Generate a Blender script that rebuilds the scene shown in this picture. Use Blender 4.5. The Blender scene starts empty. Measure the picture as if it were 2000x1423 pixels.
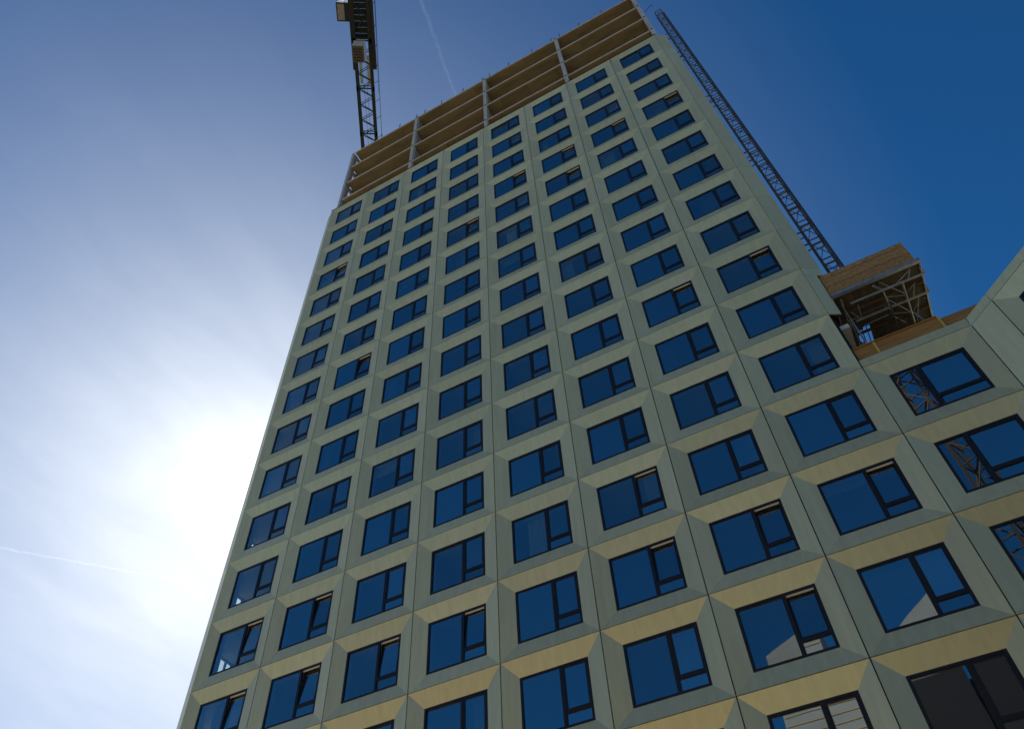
import bpy, math, random
from mathutils import Vector, Matrix, Euler
from mathutils import noise as mnoise

random.seed(7)
S = bpy.context.scene
COL = S.collection
Z0 = 56.4                      # height above ground of the top joint of the finished facade
W, H = 3.357, 3.0              # facade cell
U0, U1, T0, T1, D = .568, .541, .585, .533, .141   # window rectangle inside a cell, recess depth

# ------------------------------------------------------------------ camera
cam = bpy.data.cameras.new('camera')
camo = bpy.data.objects.new('camera', cam)
COL.objects.link(camo)
S.camera = camo
r_ = Vector((.87936, .47434, -.04152)); f_ = Vector((-.26889, .56666, .77884)).normalized()
r_ = (r_ - f_ * r_.dot(f_)).normalized(); u_ = r_.cross(f_)
camo.matrix_world = Matrix((
    (r_.x, u_.x, -f_.x, 23.7244), (r_.y, u_.y, -f_.y, -19.4467),
    (r_.z, u_.z, -f_.z, -54.795 + Z0), (0, 0, 0, 1)))
cam.sensor_fit = 'HORIZONTAL'; cam.sensor_width = 36
cam.lens = 36 * 1516.27 / 2000
cam.clip_end = 60000

# ------------------------------------------------------------------ sky and sun
SUN = Vector((-.584, .487, .650)).normalized()
elev = math.asin(SUN.z); azim = math.atan2(SUN.x, SUN.y)
world = bpy.data.worlds.new('World'); S.world = world; world.use_nodes = True
nt = world.node_tree; nt.nodes.clear()
def N(t, **kw):
    n = nt.nodes.new(t)
    for k, v in kw.items(): setattr(n, k, v)
    return n
def L(a, b): nt.links.new(a, b)
def mth(op, a, b=None, clamp=False):
    n = N('ShaderNodeMath', operation=op, use_clamp=clamp)
    for i, v in enumerate((a, b)):
        if v is None: continue
        if isinstance(v, (int, float)): n.inputs[i].default_value = v
        else: L(v, n.inputs[i])
    return n.outputs[0]
def vmth(op, a, b=None):
    n = N('ShaderNodeVectorMath', operation=op)
    for i, v in enumerate((a, b)):
        if v is None: continue
        if isinstance(v, (tuple, Vector)): n.inputs[i].default_value = v
        else: L(v, n.inputs[i])
    return n
sky = N('ShaderNodeTexSky', sky_type='NISHITA', sun_disc=False)
sky.sun_elevation = elev; sky.sun_rotation = azim
sky.altitude = 0; sky.air_density = 1.0; sky.dust_density = .05; sky.ozone_density = 4.5
SKY_STRENGTH = .0418
gen = N('ShaderNodeTexCoord').outputs['Generated']
dirn = vmth('NORMALIZE', gen).outputs[0]
sep = N('ShaderNodeSeparateXYZ'); L(dirn, sep.inputs[0])
cosA = vmth('DOT_PRODUCT', dirn, SUN).outputs['Value']
def hg(g, k):     # forward scattering of thin cloud round the sun (Henyey-Greenstein)
    d = mth('SUBTRACT', 1 + g * g, mth('MULTIPLY', cosA, 2 * g))
    return mth('MULTIPLY', mth('DIVIDE', (1 - g * g), mth('POWER', d, 1.5)), k)
# cirrus sheet projected on a high plane
zc = mth('ADD', mth('MAXIMUM', sep.outputs[2], 0), .12)
px = mth('DIVIDE', sep.outputs[0], zc); py = mth('DIVIDE', sep.outputs[1], zc)
comb = N('ShaderNodeCombineXYZ'); L(px, comb.inputs[0]); L(py, comb.inputs[1])
mp = N('ShaderNodeMapping'); L(comb.outputs[0], mp.inputs[0])
mp.inputs['Rotation'].default_value = (0, 0, math.radians(-62)); mp.inputs['Scale'].default_value = (2.2, .9, 1)
n1 = N('ShaderNodeTexNoise', noise_dimensions='3D'); L(mp.outputs[0], n1.inputs['Vector'])
n1.inputs['Scale'].default_value = 3.4; n1.inputs['Detail'].default_value = 9; n1.inputs['Roughness'].default_value = .60; n1.inputs['Distortion'].default_value = .35
n2 = N('ShaderNodeTexNoise', noise_dimensions='3D'); L(comb.outputs[0], n2.inputs['Vector'])
n2.inputs['Scale'].default_value = 1.1; n2.inputs['Detail'].default_value = 3
streak = mth('MULTIPLY', mth('SUBTRACT', n1.outputs[0], .30, ), 2.2, True)
broad = mth('MULTIPLY', mth('SUBTRACT', n2.outputs[0], .28), 2.0, True)
cover = mth('ADD', mth('MULTIPLY', mth('MULTIPLY', streak, broad), .30), .86)
lowsky = mth('ADD', mth('DIVIDE', .70, mth('MAXIMUM', sep.outputs[2], .2)), .22)     # thicker veil towards the horizon
phase = mth('MAXIMUM', mth('SUBTRACT', mth('ADD', hg(.68, .0390), hg(.93, .0009)), .046), 0)
cl = mth('MULTIPLY', mth('MULTIPLY', cover, lowsky), phase)
clcol = N('ShaderNodeCombineXYZ')
L(mth('MULTIPLY', cl, .97), clcol.inputs[0]); L(mth('MULTIPLY', cl, 1.03), clcol.inputs[1]); L(mth('MULTIPLY', cl, 1.12), clcol.inputs[2])
tint = vmth('MULTIPLY', sky.outputs[0], (.28 * SKY_STRENGTH, 1.05 * SKY_STRENGTH, 1.55 * SKY_STRENGTH)).outputs[0]
veil = mth('SUBTRACT', 1, mth('MINIMUM', mth('MULTIPLY', cl, 1.2), .88))      # the veil hides the blue behind it
dim = N('ShaderNodeVectorMath', operation='SCALE'); L(tint, dim.inputs[0]); L(veil, dim.inputs['Scale'])
addn = vmth('ADD', dim.outputs[0], clcol.outputs[0]).outputs[0]
bg = N('ShaderNodeBackground'); bg.inputs['Strength'].default_value = 1.0
L(addn, bg.inputs['Color'])
wo = N('ShaderNodeOutputWorld'); L(bg.outputs[0], wo.inputs['Surface'])

sl = bpy.data.lights.new('sun', 'SUN'); sl.energy = 5.0; sl.angle = math.radians(.5); sl.color = (1, .93, .82)
so = bpy.data.objects.new('sun', sl); COL.objects.link(so)
so.rotation_euler = (-SUN).to_track_quat('-Z', 'Y').to_euler(); so.location = SUN * 300

S.view_settings.view_transform = 'Standard'; S.view_settings.look = 'None'
S.view_settings.gamma = 1; S.view_settings.use_curve_mapping = False
S.view_settings.exposure = 0.4
S.cycles.max_bounces = 8; S.cycles.transparent_max_bounces = 12; S.cycles.volume_bounces = 1
S.cycles.sample_clamp_indirect = 6

# ------------------------------------------------------------------ materials
def material(name, base, rough=.6, metal=0., spec=.5, var=0., noise=None, bump=None, objvar=0.):
    m = bpy.data.materials.new(name); m.use_nodes = True
    t = m.node_tree; b = t.nodes['Principled BSDF']
    b.inputs['Base Color'].default_value = (*base, 1); b.inputs['Roughness'].default_value = rough
    b.inputs['Metallic'].default_value = metal; b.inputs['Specular IOR Level'].default_value = spec
    tc = t.nodes.new('ShaderNodeTexCoord')
    col = None
    if noise:       # (scale xyz, detail, second colour, low, high)
        sc, det, c2, lo, hi = noise
        mp = t.nodes.new('ShaderNodeMapping'); mp.inputs['Scale'].default_value = sc
        t.links.new(tc.outputs['Object'], mp.inputs[0])
        oi = t.nodes.new('ShaderNodeObjectInfo')
        sh = t.nodes.new('ShaderNodeVectorMath'); sh.operation = 'SCALE'; sh.inputs['Scale'].default_value = 1
        cx = t.nodes.new('ShaderNodeCombineXYZ')
        ml = t.nodes.new('ShaderNodeMath'); ml.operation = 'MULTIPLY'; ml.inputs[1].default_value = 53
        t.links.new(oi.outputs['Random'], ml.inputs[0])
        for i in range(3): t.links.new(ml.outputs[0], cx.inputs[i])
        t.links.new(cx.outputs[0], mp.inputs['Location'])
        nz = t.nodes.new('ShaderNodeTexNoise'); nz.inputs['Scale'].default_value = 1; nz.inputs['Detail'].default_value = det
        nz.inputs['Roughness'].default_value = .6
        t.links.new(mp.outputs[0], nz.inputs['Vector'])
        mr = t.nodes.new('ShaderNodeMapRange'); mr.inputs[1].default_value = lo; mr.inputs[2].default_value = hi
        t.links.new(nz.outputs[0], mr.inputs[0])
        mx = t.nodes.new('ShaderNodeMix'); mx.data_type = 'RGBA'
        mx.inputs['A'].default_value = (*base, 1); mx.inputs['B'].default_value = (*c2, 1)
        t.links.new(mr.outputs[0], mx.inputs['Factor'])
        col = mx.outputs['Result']
        if bump:
            bp = t.nodes.new('ShaderNodeBump'); bp.inputs['Strength'].default_value = bump; bp.inputs['Distance'].default_value = .01
            t.links.new(nz.outputs[0], bp.inputs['Height']); t.links.new(bp.outputs[0], b.inputs['Normal'])
    if objvar:
        oi2 = t.nodes.new('ShaderNodeObjectInfo')
        mr2 = t.nodes.new('ShaderNodeMapRange'); mr2.inputs[3].default_value = 1 - objvar; mr2.inputs[4].default_value = 1 + objvar
        t.links.new(oi2.outputs['Random'], mr2.inputs[0])
        sc2 = t.nodes.new('ShaderNodeVectorMath'); sc2.operation = 'SCALE'
        if col: t.links.new(col, sc2.inputs[0])
        else: sc2.inputs[0].default_value = base
        t.links.new(mr2.outputs[0], sc2.inputs['Scale'])
        col = sc2.outputs[0]
    if col: t.links.new(col, b.inputs['Base Color'])
    return m
M = {}
M['panel'] = material('champagne_aluminium', (.83, .775, .43), .37, .46, .5, noise=((5, 5, .45), 6, (.72, .67, .37), .30, .72), bump=.06, objvar=.07)
M['joint'] = material('dark_joint', (.012, .014, .012), .8)
M['frame'] = material('anthracite_frame', (.014, .014, .018), .42, 0, .4)
M['lining'] = material('beige_reveal', (.72, .68, .60), .7)
M['room'] = material('painted_plaster', (.60, .62, .60), .9)
M['floorin'] = material('interior_floor', (.30, .25, .2), .7)
M['curtain'] = material('off_white_cloth', (.55, .56, .54), .9)
M['clt'] = material('spruce_board', (.24, .195, .115), .75, noise=((.5, 2.4, 2), 6, (.15, .12, .07), .38, .72), objvar=.06)
M['cltwall'] = material('grey_wall_board', (.30, .27, .28), .8, noise=((1, 1, 1), 4, (.24, .21, .2), .4, .7))
M['edge'] = material('pale_slab_edge', (.50, .48, .44), .8, noise=((2, 2, 2), 4, (.38, .36, .32), .45, .7))
M['column'] = material('pale_column', (.46, .47, .47), .7, noise=((1.5, 1.5, .4), 4, (.36, .37, .37), .4, .7))
M['osb'] = material('chipboard', (.42, .26, .10), .8, noise=((9, 9, 9), 8, (.20, .115, .045), .35, .7), objvar=.1)
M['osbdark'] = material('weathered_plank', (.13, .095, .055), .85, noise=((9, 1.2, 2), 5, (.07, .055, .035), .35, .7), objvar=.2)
M['timber'] = material('orange_timber', (.40, .235, .06), .7, noise=((.8, 5, 5), 5, (.26, .12, .035), .35, .7), objvar=.08)
M['batten'] = material('yellow_batten', (.62, .42, .08), .6)
M['galv'] = material('galvanised_steel', (.38, .42, .42), .45, .6, noise=((6, 6, 6), 3, (.26, .29, .29), .4, .7))
M['dark_steel'] = material('dark_painted_steel', (.009, .013, .013), .8, 0, .25, noise=((3, 3, 3), 4, (.016, .017, .014), .5, .8))
M['hoist'] = material('brown_grey_steel', (.085, .085, .085), .5, .4)
M['cabinet'] = material('light_grey_cabinet', (.34, .38, .42), .5)
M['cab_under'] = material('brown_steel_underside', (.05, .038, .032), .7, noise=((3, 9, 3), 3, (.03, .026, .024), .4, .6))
M['tan'] = material('tan_painted_steel', (.16, .135, .07), .6, noise=((8, 2, 3), 3, (.11, .095, .055), .4, .6))
M['craneorange'] = material('rusty_orange_steel', (.03, .017, .011), .8)
M['white'] = material('white_render', (.20, .23, .24), .8, noise=((.2, .2, .6), 4, (.16, .185, .195), .4, .7))
M['brick'] = material('sand_brick', (.42, .30, .14), .85, noise=((.3, .3, .8), 5, (.34, .23, .11), .4, .7))
M['ground'] = material('sandy_ground', (.48, .39, .23), .95, noise=((.06, .06, .06), 8, (.36, .29, .17), .35, .65))
M['asphalt'] = material('asphalt', (.055, .055, .055), .9, noise=((1, 1, 1), 5, (.04, .04, .04), .4, .6))
M['plinth'] = material('plinth_concrete', (.3, .3, .28), .85, noise=((.5, .5, .5), 5, (.24, .24, .22), .4, .7))
def glass(name, tintc, ior):
    m = bpy.data.materials.new(name); m.use_nodes = True
    t = m.node_tree; t.nodes.clear()
    o = t.nodes.new('ShaderNodeOutputMaterial'); mx = t.nodes.new('ShaderNodeMixShader')
    tr = t.nodes.new('ShaderNodeBsdfTransparent'); tr.inputs[0].default_value = (*tintc, 1)
    gl = t.nodes.new('ShaderNodeBsdfGlossy'); gl.inputs['Roughness'].default_value = 0; gl.inputs[0].default_value = (.95, 1, 1, 1)
    fr = t.nodes.new('ShaderNodeFresnel'); fr.inputs[0].default_value = ior
    tc = t.nodes.new('ShaderNodeTexCoord'); nz = t.nodes.new('ShaderNodeTexNoise'); nz.inputs['Scale'].default_value = .7; nz.inputs['Detail'].default_value = 1
    t.links.new(tc.outputs['Object'], nz.inputs['Vector'])
    bp = t.nodes.new('ShaderNodeBump'); bp.inputs['Strength'].default_value = .12; bp.inputs['Distance'].default_value = .012
    t.links.new(nz.outputs[0], bp.inputs['Height']); t.links.new(bp.outputs[0], gl.inputs['Normal'])
    oi = t.nodes.new('ShaderNodeObjectInfo'); mr = t.nodes.new('ShaderNodeMapRange'); mr.inputs[3].default_value = .76; mr.inputs[4].default_value = 1.16
    t.links.new(oi.outputs['Random'], mr.inputs[0]); mu = t.nodes.new('ShaderNodeMath'); mu.operation = 'MULTIPLY'; mu.use_clamp = True
    t.links.new(fr.outputs[0], mu.inputs[0]); t.links.new(mr.outputs[0], mu.inputs[1]); t.links.new(mu.outputs[0], mx.inputs[0]); t.links.new(tr.outputs[0], mx.inputs[1]); t.links.new(gl.outputs[0], mx.inputs[2])
    t.links.new(mx.outputs[0], o.inputs[0]); return m
M['glass'] = glass('coated_glass', (.66, .84, .84), 4.6)

# ------------------------------------------------------------------ helpers
class MB:
    def __init__(s): s.v = []; s.f = []; s.m = []
    def face(s, pts, mi=0):
        i = len(s.v); s.v += [tuple(p) for p in pts]; s.f.append(tuple(range(i, i + len(pts)))); s.m.append(mi)
    def box(s, a, b, mi=0):
        x0, y0, z0 = a; x1, y1, z1 = b
        x0, x1 = min(x0, x1), max(x0, x1); y0, y1 = min(y0, y1), max(y0, y1); z0, z1 = min(z0, z1), max(z0, z1)
        i = len(s.v)
        s.v += [(x0, y0, z0), (x1, y0, z0), (x1, y1, z0), (x0, y1, z0), (x0, y0, z1), (x1, y0, z1), (x1, y1, z1), (x0, y1, z1)]
        for q in ((3, 2, 1, 0), (4, 5, 6, 7), (0, 1, 5, 4), (1, 2, 6, 5), (2, 3, 7, 6), (3, 0, 4, 7)):
            s.f.append(tuple(i + k for k in q)); s.m.append(mi)
        return s
    def bar(s, a, b, w, h=None, mi=0, n=4):      # bar between two points, n-sided
        a = Vector(a); b = Vector(b); h = h or w
        d = (b - a).normalized(); up = Vector((0, 0, 1)) if abs(d.z) < .95 else Vector((0, 1, 0))
        r = d.cross(up).normalized(); u = r.cross(d)
        i = len(s.v)
        if n == 4: off = [r * (w / 2 * p) + u * (h / 2 * q) for p, q in ((-1, -1), (1, -1), (1, 1), (-1, 1))]
        else: off = [r * (w / 2 * math.cos(2 * math.pi * k / n)) + u * (h / 2 * math.sin(2 * math.pi * k / n)) for k in range(n)]
        s.v += [tuple(a + o) for o in off] + [tuple(b + o) for o in off]
        for k in range(n):
            s.f.append((i + k, i + (k + 1) % n, i + n + (k + 1) % n, i + n + k)); s.m.append(mi)
        s.f.append(tuple(i + k for k in range(n))[::-1]); s.f.append(tuple(i + n + k for k in range(n))); s.m += [mi, mi]
        return s
    def mesh(s, name, mats, off=(0, 0, 0)):
        me = bpy.data.meshes.new(name)
        o = Vector(off)
        me.from_pydata([tuple(Vector(v) - o) for v in s.v], [], s.f)
        for mt in (mats if isinstance(mats, (list, tuple)) else [mats]): me.materials.append(M[mt])
        for p, k in zip(me.polygons, s.m): p.material_index = k
        me.validate(); me.update(); return me
ABS = {}
def link(name, data, loc, parent=None, rot=None):
    """loc in facade coordinates (z=0 at the top joint); children get a location relative to their parent"""
    o = bpy.data.objects.new(name, data); COL.objects.link(o)
    loc = Vector(loc); ABS[o] = loc
    if parent:
        o.parent = parent
        o.location = parent_inv(parent) @ loc
        if rot is not None: o.rotation_euler = rot
    else:
        o.location = loc + Vector((0, 0, Z0))
        if rot is not None: o.rotation_euler = rot
    return o
ROT = {}
def parent_inv(p):
    m = Matrix.Translation(ABS[p]) @ ROT.get(p, Matrix.Identity(4))
    return m.inverted()
def tag(o, label=None, cat=None, group=None, kind=None):
    for k, v in (('label', label), ('category', cat), ('group', group), ('kind', kind)):
        if v: o[k] = v
    return o
def thing(name, loc, label, cat, group=None):
    return tag(link(name, None, loc), label, cat, group)
def part(name, mb, mats, parent, at=None):
    """a mesh built in facade coordinates, its origin at `at` (or at its own centre)"""
    if at is None:
        n = len(mb.v); at = Vector((sum(v[0] for v in mb.v) / n, sum(v[1] for v in mb.v) / n, sum(v[2] for v in mb.v) / n))
    return link(name, mb.mesh(name, mats, at), at, parent)

# ------------------------------------------------------------------ ground and the street side
g = MB(); g.face([(-3000, -3000, 0), (3000, -3000, 0), (3000, 3000, 0), (-3000, 3000, 0)])
go = bpy.data.objects.new('ground', g.mesh('ground', 'ground')); COL.objects.link(go); tag(go, kind='structure')
g = MB(); g.box((-200, -16, -.1), (200, -9, .02))
ro = bpy.data.objects.new('road', g.mesh('road', 'asphalt')); COL.objects.link(ro); tag(ro, kind='structure')

# ------------------------------------------------------------------ facade cell prototypes (local: x along, y depth, z up; origin top left joint)
GV, GH = .016, .012            # half joint widths
def cassette_mesh():
    b = MB()
    o = [(GV, 0, -GH), (W - GV, 0, -GH), (W - GV, 0, -H + GH), (GV, 0, -H + GH)]
    i = [(U0, D, -T0), (W - U1, D, -T0), (W - U1, D, -H + T1), (U0, D, -H + T1)]
    for k in range(4):
        k2 = (k + 1) % 4
        b.face([o[k], o[k2], i[k2], i[k]][::-1])
        a, c = o[k], o[k2]
        b.face([a, c, (c[0], .05, c[2]), (a[0], .05, a[2])])
    return b.mesh('facade_panel', 'panel')
WX0, WX1, WZ0, WZ1 = U0, W - U1, -T0, -H + T1      # window opening
WW, WH = WX1 - WX0, WZ0 - WZ1
TRN = WZ0 - WH * .765                              # transom centre
FR = .07
def frame_mesh(MUL):
    b = MB(); y0, y1 = D - .004, D + .075
    b.box((WX0, y0, WZ0), (WX1, y1, WZ0 - FR)); b.box((WX0, y0, WZ1), (WX1, y1, WZ1 + FR))
    b.box((WX0, y0 + .001, WZ0 - FR), (WX0 + FR, y1, WZ1 + FR)); b.box((WX1 - FR, y0 + .001, WZ0 - FR), (WX1, y1, WZ1 + FR))
    b.box((MUL - .048, y0 + .002, WZ0 - FR), (MUL + .048, y1, WZ1 + FR))
    b.box((MUL + .048, y0 + .003, TRN - .038), (WX1 - FR, y1, TRN + .038))
    for x0, x1, z0, z1 in ((WX0 + FR, MUL - .048, WZ1 + FR, WZ0 - FR), (MUL + .048, WX1 - FR, WZ1 + FR, TRN - .038)):   # glazing beads
        b.box((x0, D + .015, z0), (x0 + .014, D + .06, z1)); b.box((x1 - .014, D + .015, z0), (x1, D + .06, z1))
        b.box((x0 + .014, D + .015, z0), (x1 - .014, D + .06, z0 + .014)); b.box((x0 + .014, D + .015, z1 - .014), (x1 - .014, D + .06, z1))
    return b.mesh('window', 'frame')
def sash_box(MUL): return MUL + .051, WX1 - FR - .003, TRN + .041, WZ0 - FR - .003    # sash, hinged along its bottom
def sash_mesh(MUL):
    SX0, SX1, SZ0, SZ1 = sash_box(MUL)
    b = MB(); w = SX1 - SX0; h = SZ1 - SZ0; s = .05
    b.box((0, .0, 0), (w, .06, s)); b.box((0, .0, h - s), (w, .06, h))
    b.box((0, .001, s), (s, .06, h - s)); b.box((w - s, .001, s), (w, .06, h - s))
    return b.mesh('sash', 'frame')
def pane_mesh(w, h):
    b = MB(); b.face([(0, 0, 0), (w, 0, 0), (w, 0, h), (0, 0, h)]); return b.mesh('pane', 'glass')
def lining_mesh():
    b = MB(); y0, y1 = D + .077, D + .32; t = .03
    b.box((WX0 - t, y0, WZ0 + t), (WX1 + t, y1, WZ0 - .012)); b.box((WX0 - t, y0, WZ1 - t), (WX1 + t, y1, WZ1 + .012))
    b.box((WX0 - t, y0, WZ0 - .012), (WX0 + .012, y1, WZ1 + .012)); b.box((WX1 - .012, y0, WZ0 - .012), (WX1 + t, y1, WZ1 + .012))
    return b.mesh('inner_lining', 'lining')
def window_set(fr):
    m = WX0 + WW * fr; SX0, SX1, SZ0, SZ1 = sash_box(m)
    return dict(m=m, frame=frame_mesh(m), sash=sash_mesh(m), big=pane_mesh(m - .048 - WX0 - FR, WH - 2 * FR),
                low=pane_mesh(WX1 - FR - m - .048, TRN - .038 - WZ1 - FR), sp=pane_mesh(SX1 - SX0 - .1, SZ1 - SZ0 - .1))
WIDE, NARROW = window_set(.605), window_set(.36)
ME = dict(panel=cassette_mesh(), lining=lining_mesh())
CURT = {}
def curtain_mesh(w, h):
    k = (round(w, 1), round(h, 1))
    if k not in CURT:
        b = MB(); n = max(4, int(w / .09))
        for i in range(n):
            xa, xb = w * i / n, w * (i + 1) / n; ya, yb = (.03, 0) if i % 2 else (0, .03)
            b.face([(xa, ya, 0), (xb, yb, 0), (xb, yb, h), (xa, ya, h)])
        CURT[k] = b.mesh('curtain', 'curtain')
    return CURT[k]
def cell(parent, origin, ang, tilt=0., ws=None):
    ws = ws or WIDE; MUL = ws['m']; SX0, SX1, SZ0, SZ1 = sash_box(MUL)
    R = Matrix.Rotation(ang, 4, 'Z'); O = Vector(origin)
    def at(p): return O + (R @ Vector(p))
    e = (0, 0, ang)
    link('facade_panel', ME['panel'], O, parent, e)
    w = link('window', ws['frame'], O, parent, e)
    ROT[w] = R
    j = lambda s: random.gauss(0, s)
    def sub(n, me, p, rx=0., rz=0.):
        o = link(n, me, at(p), w, (rx, 0, rz)); return o
    sub('pane', ws['big'], (WX0 + FR, D + .035, WZ1 + FR), j(.006), j(.006))
    sub('pane', ws['low'], (MUL + .048, D + .035, WZ1 + FR), j(.003), j(.003))
    s = sub('sash', ws['sash'], (SX0, D + .008, SZ0), -tilt)
    sub('inner_lining', ME['lining'], (0, 0, 0))
    if tilt:
        if 'reveal_strip' not in ws:
            b = MB(); b.box((0, 0, -.055), (SX1 - SX0, .03, 0)); ws['reveal_strip'] = b.mesh('lit_reveal_strip', 'lining')
        sub('lit_reveal_strip', ws['reveal_strip'], (SX0, D + .045, SZ1))  # beige strip added to stand for the lit head reveal over an open sash
    if random.random() < .30:
        full = random.random() < .35
        cw = random.choice((.4, .6, .9)); ch = WH - .1 if not full else random.choice((.3, .5, .9))
        if full: sub('blind', curtain_mesh(WW, ch), (WX0, D + .30, random.choice((WZ0 - .02 - ch, WZ1 + .02))))
        else: sub('curtain', curtain_mesh(cw, ch), (random.choice((WX0 + .03, WX1 - cw - .03, WX0 + .5)), D + .30, WZ1 + .05))
    pb = Vector((SX0, D + .008, SZ0)) + Matrix.Rotation(-tilt, 3, 'X') @ Vector((.05, .03, .05))
    sub('pane', ws['sp'], pb, -tilt + j(.004), j(.003))

OPEN = {(7, 3), (6, 3), (5, 3), (5, 4), (4, 3), (3, 4), (0, 3), (1, 7), (7, 9), (6, 9), (5, 12), (5, 13), (7, 13), (6, 13), (6, 14),
        (1, 12), (0, 12), (1, 13), (0, 13), (2, 13), (3, 13)}

# ------------------------------------------------------------------ tower
tower = thing('apartment_tower', (4 * W, 0, -Z0), 'tall apartment tower clad in faceted champagne panels, bare timber floors on top', 'tower block')
ROWS = 18
for c in range(8):
    for r in range(ROWS):
        cell(tower, (c * W, 0, -r * H), 0, math.radians(random.uniform(4.2, 6.2)) if (c, r) in OPEN else 0)
TW = 8 * W; DEEP = 17.
b = MB()                                       # dark backing behind the open joints, one strip per joint
for c in range(9):
    x = c * W; b.box((x - .03, .052, .0), (x + .03, .09, -ROWS * H))
for r in range(ROWS + 1):
    b.box((.03, .053, -r * H + .03), (TW - .03, .089, -r * H - .03))
part('joint_backing', b, 'joint', tower, (TW / 2, .05, -27))
b = MB()                                       # structural wall behind the panels
for r in range(ROWS):
    zt, zb = -r * H, -(r + 1) * H
    b.box((-.02, .16, zt), (TW + .02, .26, zt - T0 + .03)); b.box((-.02, .16, zb), (TW + .02, .26, zb + T1 - .03))
    for c in range(9):
        x0 = c * W - U1 + .03 if c else -.02
        x1 = c * W + U0 - .03 if c < 8 else TW + .02
        b.box((x0, .161, zt - T0 + .03), (x1, .259, zb + T1 - .03))
part('outer_wall', b, 'room', tower, (TW / 2, .2, -27))
# flashing on the last finished row
b = MB(); b.box((-.06, -.03, .006), (TW + .05, .30, .045)); part('top_flashing', b, 'joint', tower)
# chamfered corners
CH = .65; CY = .37
def chamfer(parent, x0, y0, x1, y1, z0, z1, name='corner_panel'):
    b = MB(); g = .008
    dx, dy = x1 - x0, y1 - y0; l = math.hypot(dx, dy); nx, ny = dy / l, -dx / l
    if ny > 0: nx, ny = -nx, -ny
    a = (x0 + dx / l * .015, y0 + dy / l * .015); c = (x1, y1)
    b.face([(a[0], a[1], z0 - g), (c[0], c[1], z0 - g), (c[0], c[1], z1 + g), (a[0], a[1], z1 + g)])
    for z in (z0 - g, z1 + g): b.face([(a[0], a[1], z), (c[0], c[1], z), (c[0] - nx * .05, c[1] - ny * .05, z), (a[0] - nx * .05, a[1] - ny * .05, z)])
    b.face([(a[0], a[1], z0 - g), (a[0], a[1], z1 + g), (a[0] - nx * .05, a[1] - ny * .05, z1 + g), (a[0] - nx * .05, a[1] - ny * .05, z0 - g)])
    part(name, b, 'panel', parent)
for r in range(ROWS):
    chamfer(tower, 0, 0, -CH, CY, -r * H, -(r + 1) * H)
    if r < 10: chamfer(tower, TW, 0, TW + CH, CY, -r * H, -(r + 1) * H)
chamfer(tower, TW, 0, TW + CH, CY, -30, -30.5); chamfer(tower, TW, 0, TW + .40, .228, -30.5, -33)
b = MB(); b.box((TW + .03, .30, -30.61), (TW + .12, DEEP, -36)); part('side_wall', b, 'joint', tower)
b = MB()
b.box((-CH + .05, CY + .03, 0), (-.03, .42, -ROWS * H)); b.box((TW + .03, CY + .03, 0), (TW + CH - .05, .42, -30.45))
b.box((TW + .03, .25, -30.46), (TW + .36, .29, -33))
part('corner_backing', b, 'joint', tower)
# side and back walls; the left one has paired slots that show the bright sky through the corner rooms
b = MB()
b.box((TW + CH - .2, .42, 0), (TW + CH, DEEP, -30.5))
b.box((-CH, DEEP - .2, 0), (TW + CH, DEEP, -ROWS * H), 0)
part('side_wall', b, 'panel', tower)
YW = ((1.53, 1.78), (1.90, 2.12))
b = MB()
for r in range(ROWS):
    zt, zb = -r * H, -(r + 1) * H
    b.box((-CH, .42, zt), (-CH + .04, DEEP - .2, zt - .66)); b.box((-CH, .42, zb + T1), (-CH + .04, DEEP - .2, zb))
    y = .42
    for a, c in YW + ((DEEP - .2, 0),):
        b.box((-CH, y, zt - .66), (-CH + .04, a, zb + T1)); y = c
part('side_wall', b, 'panel', tower)
# storeys inside: slab, cross walls, rear wall
for r in range(ROWS):
    z = -r * H - T0 + .03
    b = MB(); b.box((-.02, .27, z), (TW + .02, .43, z + .2)); b.box((-CH + .05, .431, z), (TW + CH - .21, 6, z + .2)); part('floor_slab', b, 'room', tower)
for c in range(1, 8):
    b = MB(); b.box((c * W - .1, .262, -.02), (c * W + .1, 6, -ROWS * H)); part('cross_wall', b, 'room', tower)
b = MB(); b.box((-CH + .21, 6.01, 0), (TW + CH - .22, 6.2, -ROWS * H)); part('rear_room_wall', b, 'room', tower)
b = MB(); b.box((-CH, .0, -ROWS * H - .01), (TW + 9, DEEP, -Z0 + .02)); part('plinth', b, 'plinth', tower)

# raw timber storeys above
YF = .40
SL = (2.43, 5.45, 8.47, 11.47)
for k, z in enumerate(SL):
    x = .30; n = 0
    th = .16
    while x < TW - .06:                        # soffit made of long boards side by side
        x2 = min(x + 2.4, TW - .02)
        b = MB(); b.box((x + .006, YF + .06, z - th), (x2 - .006, 9, z)); part('soffit_board', b, 'clt', tower); x = x2; n += 1
    b = MB(); b.box((.30, YF, z - th + .01), (TW - .02, YF + .058, z + .012)); part('slab_edge', b, 'edge', tower)
b = MB(); b.box((.25, YF + .10, SL[3] + .002), (TW, 9, SL[3] + .06)); part('roof_deck', b, 'edge', tower)
b = MB(); b.box((.3, .30, -.35), (TW, 9, .0)); part('floor_slab', b, 'clt', tower)
for c in (2, 4, 6, 8):
    x = c * W + (.05 if c < 8 else .10)
    zb = 0
    for z in SL:
        b = MB(); b.box((x - .14, YF - .05, zb + .02), (x + .14, YF + .25, z - .02)); part('column', b, 'column', tower)
        b = MB(); b.box((x - .06, YF - .075, z - .14), (x + .06, YF - .052, z - .02)); part('anchor_plate', b, 'dark_steel', tower)
        b = MB(); b.box((x - .09, YF + .255, zb + .02), (x + .09, 6, z - .165)); part('cross_wall', b, 'cltwall', tower)
        zb = z
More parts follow.
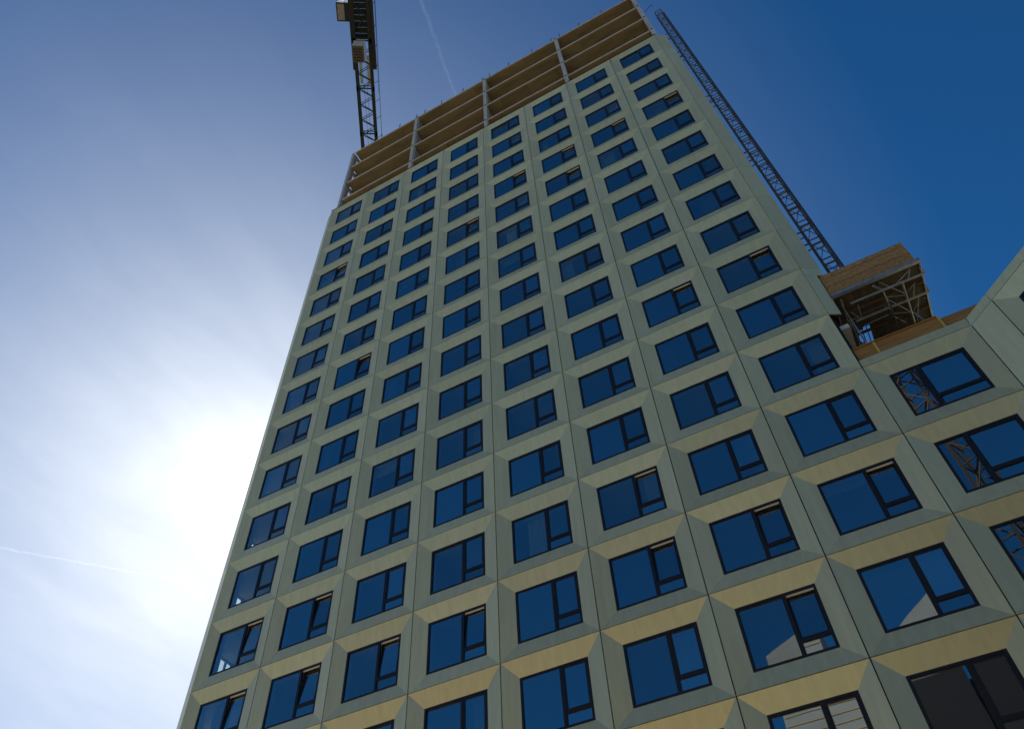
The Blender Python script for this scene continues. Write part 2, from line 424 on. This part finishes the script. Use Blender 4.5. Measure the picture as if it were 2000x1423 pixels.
# left end: slim wall posts with openings between
zb = 0
for z in SL:
    b = MB(); b.box((-.05, YF - .02, zb + .03), (.16, YF + .22, z + .02)); part('column', b, 'column', tower)
    b = MB(); b.box((.02, YF + .225, zb + .03), (.14, .93, z - .17)); b.box((.02, 1.28, zb + .03), (.14, 6, z - .17)); b.box((.021, .93, z - .50), (.139, 1.28, z - .17)); part('end_wall', b, 'cltwall', tower)
    b = MB(); b.box((-.04, YF + .22, z - .16), (.17, 9, z + .01)); part('slab_edge', b, 'cltwall', tower)
    zb = z
b = MB(); b.box((1, 6, .02), (TW, 6.2, SL[3] - .17)); part('rear_room_wall', b, 'cltwall', tower)
def pin(x, z, h=.7, lean=0.):
    b = MB(); b.bar((x, YF + .10, z + .01), (x + lean, YF + .10, z + h), .06, n=6)
    b.bar((x, YF + .04, z + h * .5), (x + lean * .5, YF + .16, z + h * .5), .02, n=4)
    part('guard_post', b, 'dark_steel', tower)
for x in (1.1, 3.0, 4.85, 6.6, 7.45, 9.2, 11.3, 13.25, 13.95, 15.75, 18.0, 19.8, 20.55, 22.3, 24.4, 26.2): pin(x, SL[3], 1.05, random.uniform(-.08, .08))
for z in SL[:3]:
    x = 1.3 + random.random()
    while x < TW - 1: pin(x, z, .55, random.uniform(-.06, .06)); x += random.uniform(1.6, 3.4)
b = MB(); b.bar((TW + .25, YF + .3, 7.2), (TW + 1.0, YF + .2, 7.75), .04, n=6); b.bar((TW + 1.0, YF + .2, 7.75), (TW + 1.1, YF + .2, 7.45), .04, n=6)
part('hook_rod', b, 'dark_steel', tower)

# ------------------------------------------------------------------ lower wing on the right
wing = thing('apartment_wing', (30.2, 0, -Z0), 'lower faceted champagne wing with folded corner, joined to the right of the tower', 'apartment wing')
PZ = -35.65
for r in range(12, ROWS): cell(wing, (8 * W, 0, -r * H), 0, ws=NARROW)
X9 = 9 * W; q = math.sqrt(.5); A45 = -math.pi / 4; STR = .94
for r in range(12, ROWS):
    x1, y1 = X9 + STR * q, -STR * q
    chamfer(wing, X9, 0, x1, y1, -r * H, -(r + 1) * H, 'corner_panel')
    for c in range(3):
        s = STR + c * W + .012
        cell(wing, (X9 + s * q, -s * q, -r * H), A45)
def strip(mats, name, pts, z0, z1, t=.05):   # upstand panels following the facade line
    for a, c in zip(pts[:-1], pts[1:]):
        b = MB(); d = Vector((c[0] - a[0], c[1] - a[1], 0)); l = d.length; d /= l; nrm = Vector((-d.y, d.x, 0))
        A = Vector((a[0], a[1], 0)) + d * .012; C = Vector((c[0], c[1], 0)) - d * .012
        P = [A, C, C + nrm * t, A + nrm * t]
        for i in range(4):
            p, q2 = P[i], P[(i + 1) % 4]; b.face([(p.x, p.y, z0), (q2.x, q2.y, z0), (q2.x, q2.y, z1), (p.x, p.y, z1)])
        b.face([(p.x, p.y, z1) for p in P]); b.face([(p.x, p.y, z0) for p in P][::-1])
        part(name, b, mats, wing)
B = lambda s: (X9 + s * q, -s * q)
strip('panel', 'parapet_panel', [(TW + .012, 0), (X9, 0), B(STR), B(STR + W), B(STR + 2 * W), B(STR + 3 * W)], -36 + .012, PZ)
b = MB()
for r in range(12, ROWS): b.box((TW + .03, .053, -r * H + .03), (X9 - .03, .089, -r * H - .03))
b.box((X9 - .05, .052, -36), (X9 + .03, .09, -ROWS * H))
part('joint_backing', b, 'joint', wing)
def bx45(b, s0, s1, n0, n1, z0, z1):
    R = Matrix.Rotation(A45, 3, 'Z'); i = len(b.v); b.box((s0, n0, z0), (s1, n1, z1))
    for k in range(i, len(b.v)): v = R @ Vector(b.v[k]); b.v[k] = (v.x + X9, v.y, v.z)
b = MB(); bx45(b, .02, STR - .02, .053, .09, -36, -ROWS * H)
for c in range(4): bx45(b, STR + c * W - .02, STR + c * W + .04, .053, .09, -36, -ROWS * H)
for r in range(12, ROWS): bx45(b, STR, STR + 3 * W, .054, .091, -r * H + .03, -r * H - .03)
part('joint_backing', b, 'joint', wing)
b = MB()
for r in range(12, ROWS):
    zt, zb = -r * H, -(r + 1) * H
    b.box((TW, .16, zt), (X9, .26, zt - T0 + .03)); b.box((TW, .16, zb), (X9, .26, zb + T1 - .03))
    b.box((TW, .161, zt - T0 + .03), (TW + U0 - .03, .259, zb + T1 - .03)); b.box((X9 - U1 + .03, .161, zt - T0 + .03), (X9, .259, zb + T1 - .03))
    L0 = STR; L1 = STR + 3 * W
    bx45(b, 0, L1, .16, .26, zt, zt - T0 + .03); bx45(b, 0, L1, .16, .26, zb + T1 - .03, zb)
    for c in range(4):
        s0 = STR + c * W - U1 + .03 if c else 0; s1 = STR + c * W + U0 - .03 if c < 3 else L1
        bx45(b, s0, s1, .161, .259, zt - T0 + .03, zb + T1 - .03)
part('outer_wall', b, 'room', wing)
for r in range(12, ROWS):
    z = -r * H - T0 + .03
    b = MB(); b.box((TW, .27, z), (X9, 6, z + .2)); bx45(b, 0, STR + 3 * W, .27, 6, z + .003, z + .203); part('floor_slab', b, 'room', wing)
b = MB(); b.box((TW, 6, -36), (X9, 6.2, -ROWS * H)); bx45(b, 0, STR + 3 * W, 6.01, 6.2, -36, -ROWS * H)
for c in range(4): bx45(b, STR + c * W - .1, STR + c * W + .1, .262, 6, -36, -ROWS * H)
b.box((TW - .1, .262, -36), (TW + .1, 6, -ROWS * H)); b.box((X9 - .1, .262, -36), (X9 + .1, 6, -ROWS * H))
part('room_wall', b, 'room', wing)
b = MB(); b.box((TW + .1, .27, -35.98), (X9, 14, -35.9)); bx45(b, .1, STR + 3 * W, .12, 9, -35.97, -35.89); part('roof', b, 'plinth', wing)
b = MB(); bx45(b, 0, STR + 3 * W, 0, 8, -ROWS * H - .01, -Z0 + .02); part('plinth', b, 'plinth', wing)

# timber upstand boards on the wing's parapet
ub = thing('timber_edge_guard', (28.5, .12, PZ), 'orange timber upstand boards along the roof edge under the loading platform', 'timber guard')
def board(x0, x1, z0, z1, y=.16, m='timber', t=.03, n='board', tl=0.):
    b = MB(); b.box((x0, y, z0), (x1, y + t, z1)); part(n, b, m, ub)
board(26.92, 29.60, PZ + .006, -34.98); board(29.62, 30.95, PZ + .006, -35.06, .20)
board(29.45, 31.0, -35.10, -34.93, .30, 'osb')
b = MB(); b.box((26.92, .10, -34.975), (29.6, .40, -34.93)); part('cap_board', b, 'timber', ub)
for x in (27.55, 29.60): 
    b = MB(); b.box((x, .115, PZ + .006), (x + .07, .155, -34.99)); part('batten', b, 'batten', ub)

# ------------------------------------------------------------------ loading platform above the wing roof
plat = thing('loading_platform', (28.9, 1.8, PZ), 'loading platform with chipboard guard and steel bracing underneath, over the wing roof', 'loading platform')
PX0, PX1, PY0, PY1, PZD = 27.31, 30.33, .20, 3.50, -31.98
for k, (z0, z1) in enumerate(((-31.86, -31.42), (-31.38, -30.94), (-30.90, -30.66))):
    b = MB(); b.box((PX0, PY0 + .01 * k, z0), (PX1 - .05, PY0 + .03 + .01 * k, z1)); part('guard_board', b, 'osb', plat)
for k, (z0, z1) in enumerate(((-31.86, -31.38), (-31.34, -30.86))):
    b = MB(); b.box((PX0 - .03, PY0 + .06, z0), (PX0, PY1, z1)); part('guard_board', b, 'osb', plat)
    b = MB(); b.box((PX1 - .02, PY0 + .2, z0), (PX1 + .01, PY1, z1)); part('guard_board', b, 'osb', plat)
for y in (PY0 + .08, 2.0, 3.5):
    for x in (PX0 + .05, PX1 - .06):
        b = MB(); b.bar((x, y, PZD), (x, y, -30.58), .05, n=8); part('guard_post', b, 'galv', plat)
b = MB(); b.box((PX0 - .02, PY0 - .06, -32.02), (PX1 + .05, PY0 - .01, -31.92)); b.box((PX0 - .02, PY0 - .055, -32.06), (PX1 + .05, PY0 + .08, -32.02)); part('edge_beam', b, 'galv', plat)
b = MB(); b.box((PX1, PY0 + .1, -32.06), (PX1 + .05, PY1, -31.94)); part('edge_beam', b, 'galv', plat)
b = MB(); b.box((PX0 - .05, PY0 + .1, -32.06), (PX0, PY1, -31.94)); part('edge_beam', b, 'galv', plat)
x = PX0 + .01
k = 0
while x < PX1 - .05:                                 # deck boards running into the building
    w = random.choice((.2, .22, .25)); y1 = PY1 + random.uniform(-.06, .06)
    if 27.72 < x + w / 2 < 28.22: y1 = 2.25 + random.uniform(-.05, .1)     # missing boards: the sky shows
    if x + w > PX1: w = PX1 - x
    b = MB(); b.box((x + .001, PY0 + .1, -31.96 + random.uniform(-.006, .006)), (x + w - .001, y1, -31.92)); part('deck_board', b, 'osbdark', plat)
    x += w; k += 1
for y in (1.15, 2.35, 3.05, 3.5):
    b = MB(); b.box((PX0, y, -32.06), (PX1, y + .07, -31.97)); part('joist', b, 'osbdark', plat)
for xx in (27.93, 28.10): 
    b = MB(); b.bar((xx, 2.2, -31.94), (xx + .03, 3.5, -31.94), .035, n=6); part('joist', b, 'dark_steel', plat)
# two long tubes hung below on end brackets
for y, x0 in ((.58, 27.77), (1.47, 27.76)):
    b = MB(); b.bar((x0, y, -32.3), (30.37, y, -32.3), .085, n=10); part('support_tube', b, 'galv', plat)
    b = MB(); b.bar((30.36, y, -32.3), (30.33, y - .1, -32.06), .075, .05); part('bracket', b, 'galv', plat)
    b = MB(); b.bar((28.9, y, -32.26), (28.85, y, -32.06), .06, n=8); part('bracket', b, 'galv', plat)
BR = [(28.90, .30, 29.59, 1.22, .045), (28.94, 1.09, 29.65, 2.21, .045), (29.63, .79, 29.70, 2.78, .10), (28.93, .62, 29.05, 2.09, .07), (28.96, 1.08, 29.61, 1.35, .045),
      (28.97, 1.94, 29.64, 2.25, .045), (29.44, .65, 29.87, .35, .035), (29.95, .30, 29.85, .65, .06), (29.70, 1.31, 30.04, 1.00, .035), (29.98, .99, 29.84, 1.64, .045),
      (29.73, 2.25, 30.01, 1.89, .035), (30.05, 1.67, 29.81, 2.78, .035), (27.70, 1.08, 27.99, 1.60, .04), (29.02, 2.03, 29.40, 2.61, .035), (27.53, .40, 27.53, 1.52, .06),
      (28.01, .89, 28.01, 1.51, .04), (28.67, .35, 28.91, .68, .09), (27.95, 1.5, 27.53, 1.52, .035), (28.0, 1.95, 28.9, 1.9, .04)]
for i, (xa, ya, xb, yb, w) in enumerate(BR):
    z = -32.16 + .03 * (i % 3)
    b = MB(); b.bar((xa, ya, z), (xb, yb, z), w, n=8); part('brace', b, 'galv', plat)
for x, y in ((27.5, .7), (27.5, 3.3), (28.9, 2.9), (29.7, 2.8), (30.3, 3.3)):          # legs down to the roof
    b = MB(); b.bar((x, y, -32.07), (x, y, -35.9), .06, n=8); part('leg', b, 'galv', plat)
for k in range(4):
    z0 = -35.8 + k * 1.0; s = 1 if k % 2 else -1
    b = MB(); b.bar((27.5, .7 if s > 0 else 3.3, z0), (27.5, 3.3 if s > 0 else .7, z0 + 1), .04, n=6); part('brace', b, 'galv', plat)
    b = MB(); b.bar((28.9 if s > 0 else 30.3, 3.1, z0), (30.3 if s > 0 else 28.9, 3.1, z0 + 1), .04, n=6); part('brace', b, 'galv', plat)

for k in range(22):                                   # scaffold tubes crowded between deck and roof
    x = random.uniform(27.45, 30.1); y = random.uniform(.9, 3.3); z = random.choice((-32.6, -33.2, -33.9, -34.6))
    kind = k % 3
    e = (random.uniform(.6, 1.6), 0, random.uniform(-.1, .1)) if kind == 0 else (0, random.uniform(.6, 1.4), random.uniform(-.5, .5)) if kind == 1 else (random.uniform(-.6, .6), random.uniform(-.3, .3), -1.2)
    b = MB(); b.bar((x, y, z), (min(30.25, x + e[0]), min(3.5, y + e[1]), max(-35.8, z + e[2])), random.choice((.035, .048, .06)), n=6); part('scaffold_tube', b, random.choice(('galv', 'hoist', 'dark_steel')), plat)
for x0, x1, y in ((28.35, 29.0, 3.2), (29.15, 29.9, 3.35), (27.5, 27.75, 2.6)):
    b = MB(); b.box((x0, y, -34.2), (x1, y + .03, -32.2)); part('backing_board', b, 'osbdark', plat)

# ------------------------------------------------------------------ hoist mast tied to the tower's side
hm = thing('hoist_mast', (28.15, 1.15, -31.88), 'slim lattice hoist mast rising from the loading platform beside the right edge of the tower', 'hoist mast')
HX0, HX1, HY0, HY1 = 27.86, 28.34, .98, 1.28; HT = 6.7; HB = -31.88
for x in (HX0, HX1):
    for y in (HY0, HY1):
        b = MB(); b.bar((x, y, HB), (x, y, HT), .06, n=8); part('chord', b, 'hoist', hm)
b = MB(); b.box((HX1 + .05, 1.08, HB), (HX1 + .11, 1.20, HT - .3)); part('toothed_rack', b, 'hoist', hm)
SEC = 1.508
def mast_section(z):
    b = MB(); t = .024
    C4 = [(HX0, HY0), (HX1, HY0), (HX1, HY1), (HX0, HY1)]
    for zz, w in ((z + .04, .04), (z + SEC - .30, .04)):
        for i in range(4):
            a, c = C4[i], C4[(i + 1) % 4]; b.bar((*a, zz), (*c, zz), w, .04)
    for i in (0,):
        a, c = C4[i], C4[(i + 1) % 4]
        b.bar((*a, z + .06), (*c, z + SEC - .3), t, n=4); b.bar((*c, z + .06), (*a, z + SEC - .3), t, n=4)
    return b
me = None; z = HB
while z < HT - .5:
    if me is None:
        me = mast_section(0).mesh('mast_section', 'hoist', (28.15, 1.15, 0))
    link('mast_section', me, (28.15, 1.15, z), hm); z += SEC
for zt in (-2.35, -10.5, -18.4, -26.55):
    for dz in (0, -.95):
        b = MB(); b.bar((TW + CH - .02, .95, zt + dz), (HX0, .98, zt + dz), .055, .05); part('wall_tie', b, 'hoist', hm)
        b = MB(); b.bar((TW + CH - .02, 1.3, zt + dz), (HX0, 1.28, zt + dz), .04, .04); part('wall_tie', b, 'hoist', hm)
for a, c in (((TW + .35, .6, .75), (HX0, .85, 1.3)), ((TW + .35, .6, .75), (TW + .85, .7, -.15)), ((TW + .85, .7, -.15), (HX0, .85, .15)), ((TW + .7, .65, -.5), (TW + .85, .7, -.15))):
    b = MB(); b.bar(a, c, .055, n=6); part('wall_tie', b, 'hoist', hm)

# ------------------------------------------------------------------ tower crane behind the building, its boom crossing overhead
CO = Vector((-5.17, 5.82, 30)); cd = Vector((.5142, -.8577, 0)); cn = Vector((.8577, .5142, 0))
def K(s, n, h=0.): return tuple(CO + cd * s + cn * n + Vector((0, 0, h)))
crane = thing('tower_crane', (*K(-14, .8)[:2], -Z0), 'dark tower crane boom with machinery deck reaching over the left end of the roof', 'crane')
def cpart(name, m, *bars, n=4):
    b = MB()
    for a, c, w, h in bars: b.bar(a, c, w, h, n=n)
    return part(name, b, m, crane)
def cbox(name, m, s0, s1, n0, n1, h0, h1):
    b = MB(); P = [K(s0, n0, h0), K(s1, n0, h0), K(s1, n1, h0), K(s0, n1, h0), K(s0, n0, h1), K(s1, n0, h1), K(s1, n1, h1), K(s0, n1, h1)]
    for f4 in ((3, 2, 1, 0), (4, 5, 6, 7), (0, 1, 5, 4), (1, 2, 6, 5), (2, 3, 7, 6), (3, 0, 4, 7)): b.face([P[i] for i in f4])
    return part(name, b, m, crane)
HT_B = 1.7
cpart('chord', 'dark_steel', (K(-13, 0), K(17.6, 0), .34, .34)); cpart('chord', 'dark_steel', (K(-13, 1.58), K(17.6, 1.58), .34, .34))
cpart('upper_chord', 'dark_steel', (K(-13, 0, .95), K(12, 0, .95), .14, .14)); cpart('upper_chord', 'dark_steel', (K(-13, 1.58, .95), K(12, 1.58, .95), .14, .14))
s = 10.86; k = 0
while s > -12:
    for off in (0, .22):
        cpart('diagonal_brace', 'dark_steel', (K(s - off, 1.5), K(s - .84, .08), .055, .055)) if off == 0 else cpart('diagonal_brace', 'dark_steel', (K(s - off - .02, 1.5, .0), K(s - .84 - .2, .08), .07, .07))
    for off in (0, .22):
        cpart('diagonal_brace', 'dark_steel', (K(s - .84 - off * .9, .08), K(s - 1.69 - off * .2, 1.5), .075, .07))
    cpart('side_brace', 'dark_steel', (K(s, 1.58), K(s - .84, 1.58, .95), .045, .045)); cpart('side_brace', 'dark_steel', (K(s - .84, 0), K(s, 0, .95), .045, .045))
    s -= 1.69; k += 1
for sf in (1.56, 6.62, 11.6, -3.5, -8.5):
    cpart('cross_frame', 'dark_steel', (K(sf, 0), K(sf, 1.58), .12, .12), (K(sf + .28, 0), K(sf + .28, 1.58), .08, .1))
    cpart('joint_plate', 'dark_steel', (K(sf - .25, -.08), K(sf + .25, -.08), .2, .34)); cpart('joint_plate', 'dark_steel', (K(sf - .25, 1.66), K(sf + .25, 1.66), .2, .34))
cbox('side_plate', 'cabinet', 6.9, 9.9, .22, .50, .65, .70); cbox('side_plate', 'cabinet', 6.9, 9.9, 1.02, 1.30, .65, .70)
for nn in (.62, .95):
    cpart('cable', 'dark_steel', (K(-12, nn, .4), K(12, nn, .3), .03, .03), n=6)
# machinery deck
cbox('edge_beam', 'dark_steel', 8.6, 17.6, -.34, -.14, -.16, .2); cbox('edge_beam', 'dark_steel', 8.7, 17.6, 1.74, 2.14, -.10, .12)
s = 11.7
while s < 17.3:
    cbox('deck_plate', 'dark_steel', s, s + .56, -.14, 1.46, .12, .16); s += .6
for n_ in (.12, .42, .72, 1.02, 1.30): cpart('deck_rib', 'dark_steel', (K(11.7, n_, .07), K(17.6, n_, .07), .07, .08))
for a, c in (((15.3, .1), (14.0, 1.4)), ((14.0, 1.4), (12.7, .1)), ((17.9, .1), (16.6, 1.4)), ((16.6, 1.4), (15.3, .1)), ((11.9, .0), (11.9, 1.5))):
    cpart('deck_brace', 'dark_steel', (K(*a, -.02), K(*c, -.02), .12, .12))
s = 8.9
while s < 17.3: cpart('walkway_rung', 'dark_steel', (K(s, 1.5, .05), K(s, 1.8, .05), .14, .05)); s += .42
cpart('handrail', 'dark_steel', (K(1.0, 2.12, .9), K(17.6, 2.30, .9), .05, .05), (K(6, 2.13, .45), K(17.6, 2.30, .45), .035, .035), n=6)
for sp in (1.1, 3.3, 5.2, 7.2, 9.0, 11, 13, 15.2, 17.5): cpart('railing_post', 'dark_steel', (K(sp, 1.7 if sp < 8.7 else 2.1, 0), K(sp, 2.22, .92), .05, .05), n=6)
cab = cbox('control_cabinet', 'cabinet', 10.0, 11.63, -.05, 1.14, -1.95, -.1)
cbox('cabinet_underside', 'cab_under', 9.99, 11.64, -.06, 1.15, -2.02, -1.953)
for i in range(5): cbox('louvre', 'dark_steel', 10.15 + i * .28, 10.25 + i * .28, .08, 1.0, -2.05, -2.021)
cbox('hanging_platform', 'dark_steel', 13.5, 15.2, -.78, .0, -.12, .02)
for i in range(5): cbox('platform_slat', 'tan', 13.55, 15.15, -1.5 + i * .145, -1.375 + i * .145, -.12, -.06)
cbox('platform_rim', 'dark_steel', 13.46, 13.55, -1.55, .0, -.16, .05); cbox('platform_rim', 'dark_steel', 15.15, 15.24, -1.55, .0, -.16, .05); cbox('platform_rim', 'dark_steel', 13.5, 15.2, -1.58, -1.5, -.16, .05)
cpart('handrail', 'galv', (K(13.5, -1.5, 1.0), K(15.2, -1.5, 1.0), .05, .05), (K(15.2, -1.5, 1.0), K(15.2, 0, 1.0), .05, .05), (K(15.2, -1.5, .5), K(15.2, 0, .5), .05, .05), n=6)
for a in ((13.5, -1.5), (15.2, -1.5), (15.2, -.75), (15.2, -.2)): cpart('railing_post', 'galv', (K(*a, 0), K(*a, 1.0), .05, .05), n=6)
def lattice_mast(parent, cx, cy, half, zb, zt, step, mat, ang):
    ca, sa = math.cos(ang), math.sin(ang)
    P = [(cx + ca * i * half - sa * j * half, cy + sa * i * half + ca * j * half) for i, j in ((-1, -1), (1, -1), (1, 1), (-1, 1))]
    for p in P:
        b = MB(); b.bar((*p, zb), (*p, zt), .2, n=4); part('mast_leg', b, mat, parent)
    z = zb; k = 0; b0 = None
    while z < zt - .1:
        b = MB()
        for i in range(4):
            a, c = P[i], P[(i + 1) % 4]
            if (k + i) % 2: a, c = c, a
            b.bar((*a, z), (*c, min(z + step, zt)), .1); b.bar((*a, z), (*c, z), .09)
        part('mast_section', b, mat, parent); z += step; k += 1
lattice_mast(crane, *K(-14, .8)[:2], 1.0, -Z0, 29.6, 3.0, 'dark_steel', math.atan2(cd.y, cd.x))
cbox('slewing_ring', 'dark_steel', -15.4, -12.6, -.6, 2.2, -.7, -.1)

# ------------------------------------------------------------------ across the street (mirrored in the windows; some blocks added for bounce and dark reflections)
def house(name, label, x0, x1, y0, y1, h, mat, storeys, bays, cat='building', blank=0):
    t = thing(name, ((x0 + x1) / 2, (y0 + y1) / 2, -Z0), label, cat)
    b = MB(); b.box((x0, y0, -Z0), (x1, y1, -Z0 + h)); part('wall', b, mat, t)
    b = MB(); b.box((x0 - .3, y0 - .3, -Z0 + h + .002), (x1 + .3, y1 + .3, -Z0 + h + .4)); part('roof', b, 'plinth', t)
    sh = h / storeys; bw = (x1 - x0) / bays
    b = MB(); b.box((0, 0, 0), (bw * .6, .06, sh * .55)); me = b.mesh('window', 'frame')
    for i in range(storeys - blank, storeys):
        b = MB(); b.box((x0 + .1, y1 + .01, -Z0 + sh * (i + 1) - .16), (x1 - .1, y1 + .06, -Z0 + sh * (i + 1) - .06)); part('ledge', b, 'white', t)
        for k in range(3):
            b = MB(); b.box((x0 + .1, y1 + .01, -Z0 + sh * (i + .1 + .25 * k)), (x1 - .1, y1 + .03, -Z0 + sh * (i + .1 + .25 * k) + .05)); part('ledge', b, 'plinth', t)
    for i in range(storeys - blank):
        for j in range(bays): link('window', me, (x0 + bw * (j + .2), y1 - .02, -Z0 + sh * (i + .25)), t)
    return t
ob = thing('office_block', (22, -61, -Z0), 'pale rendered block with a sawtooth roof across the street, mirrored in the lower windows', 'building')
prof = [(14.5, -Z0), (14.5, -14.3), (19.0, -12.3), (19.0, -20.4), (29.6, -13.4), (29.6, -Z0)]
b = MB(); n_ = len(prof)
b.face([(x, -52, z) for x, z in prof][::-1]); b.face([(x, -70, z) for x, z in prof])
for i in range(n_):
    p, q2 = prof[i], prof[(i + 1) % n_]; b.face([(p[0], -52, p[1]), (p[0], -70, p[1]), (q2[0], -70, q2[1]), (q2[0], -52, q2[1])])
part('wall', b, 'white', ob)
for i in range(14):
    z = -15.2 - i * .85
    xa = 14.6; xb = 18.9 if z > -20.6 else 29.5
    b = MB(); b.box((xa, -51.99, z), (xb, -51.95, z + .05)); part('ledge', b, 'brick', ob)
b = MB(); b.box((22.6, -51.94, -20.6), (29.6, -51.8, -32)); part('added_dark_band', b, 'frame', ob)  # dark band added so the lower right windows mirror something dark
b = MB(); b.box((29.7, -69, -Z0), (46, -52.5, -21.5)); part('added_dark_annex', b, 'frame', ob)  # unseen dark volume, added to keep blue sky out of the low right reflection
house('added_brick_block', 'long sand coloured brick block added across the street on the left for warm bounce', -60, 12, -85, -62, 26, 'brick', 8, 22)  # unseen block, added to throw warm light back onto the facade
house('added_brick_block', 'lower sand coloured brick block added across the street on the right for warm bounce', 36, 90, -80, -58, 22, 'brick', 7, 16)  # likewise out of view and added for its warm bounce
c2 = thing('tower_crane', (34.5, -31, -Z0), 'rust coloured lattice crane mast across the street, mirrored in the wing windows', 'crane')
lattice_mast(c2, 34.5, -31, .85, -Z0, 12, 2.4, 'craneorange', .5)

# ------------------------------------------------------------------ contrails: thin tubes of ice haze high above
def vol_mat(name, dens):
    m = bpy.data.materials.new(name); m.use_nodes = True; t = m.node_tree; t.nodes.clear()
    o = t.nodes.new('ShaderNodeOutputMaterial'); v = t.nodes.new('ShaderNodeVolumeScatter')
    v.inputs['Color'].default_value = (.95, .97, 1, 1); v.inputs['Density'].default_value = dens; v.inputs['Anisotropy'].default_value = .5
    t.links.new(v.outputs[0], o.inputs['Volume']); return m
camp = Vector((23.7244, -19.4467, -54.795))
def pix(x, y):
    d = r_ * ((x - 1000) / 1516.27) - u_ * ((y - 711.5) / 1516.27) + f_; return d.normalized()
def contrail(name, label, d0, d1, alt, rad, dens, seed, grow=1.6):
    P0 = camp + d0 * (alt / d0.z); P1 = camp + d1 * (alt / d1.z)
    b = MB(); n = 60; m = 10; ax = (P1 - P0).normalized(); up = Vector((0, 0, 1)); r = ax.cross(up).normalized()
    for i in range(n + 1):
        t = i / n; c = P0.lerp(P1, t)
        w = rad * (1 + (grow - 1) * (1 - t))
        c = c + r * (mnoise.noise(Vector((t * 9, seed, 0))) * rad * .8)
        for k in range(m):
            a = 2 * math.pi * k / m
            q_ = w * max(.12, .7 + 1.1 * mnoise.noise(Vector((t * 34, k * .8, seed)))) * (min(1, t * 8, (1 - t) * 8) + .05)
            b.v.append(tuple(c + r * (math.cos(a) * q_) + up * (math.sin(a) * q_ * .6)))
    for i in range(n):
        for k in range(m):
            b.f.append((i * m + k, (i + 1) * m + k, (i + 1) * m + (k + 1) % m, i * m + (k + 1) % m)); b.m.append(0)
    b.f.append(tuple(range(m))); b.f.append(tuple(n * m + k for k in range(m))[::-1]); b.m += [0, 0]
    M[name + label] = vol_mat('ice_haze', dens)
    me = b.mesh('contrail', name + label, P0); o = link('contrail', me, P0)
    tag(o, label, 'contrail')
contrail('contrail', 'faint broken contrail between the crane boom and the tower roof', Vector((-.160, .12, .980)), Vector((-.1905, .315, .930)), 8000, 20, .0009, 3)
contrail('contrail', 'long thin white contrail low at the left of the tower', Vector((-.835, .20, .512)), Vector((-.6300, .545, .557)), 8000, 28, .0009, 11)
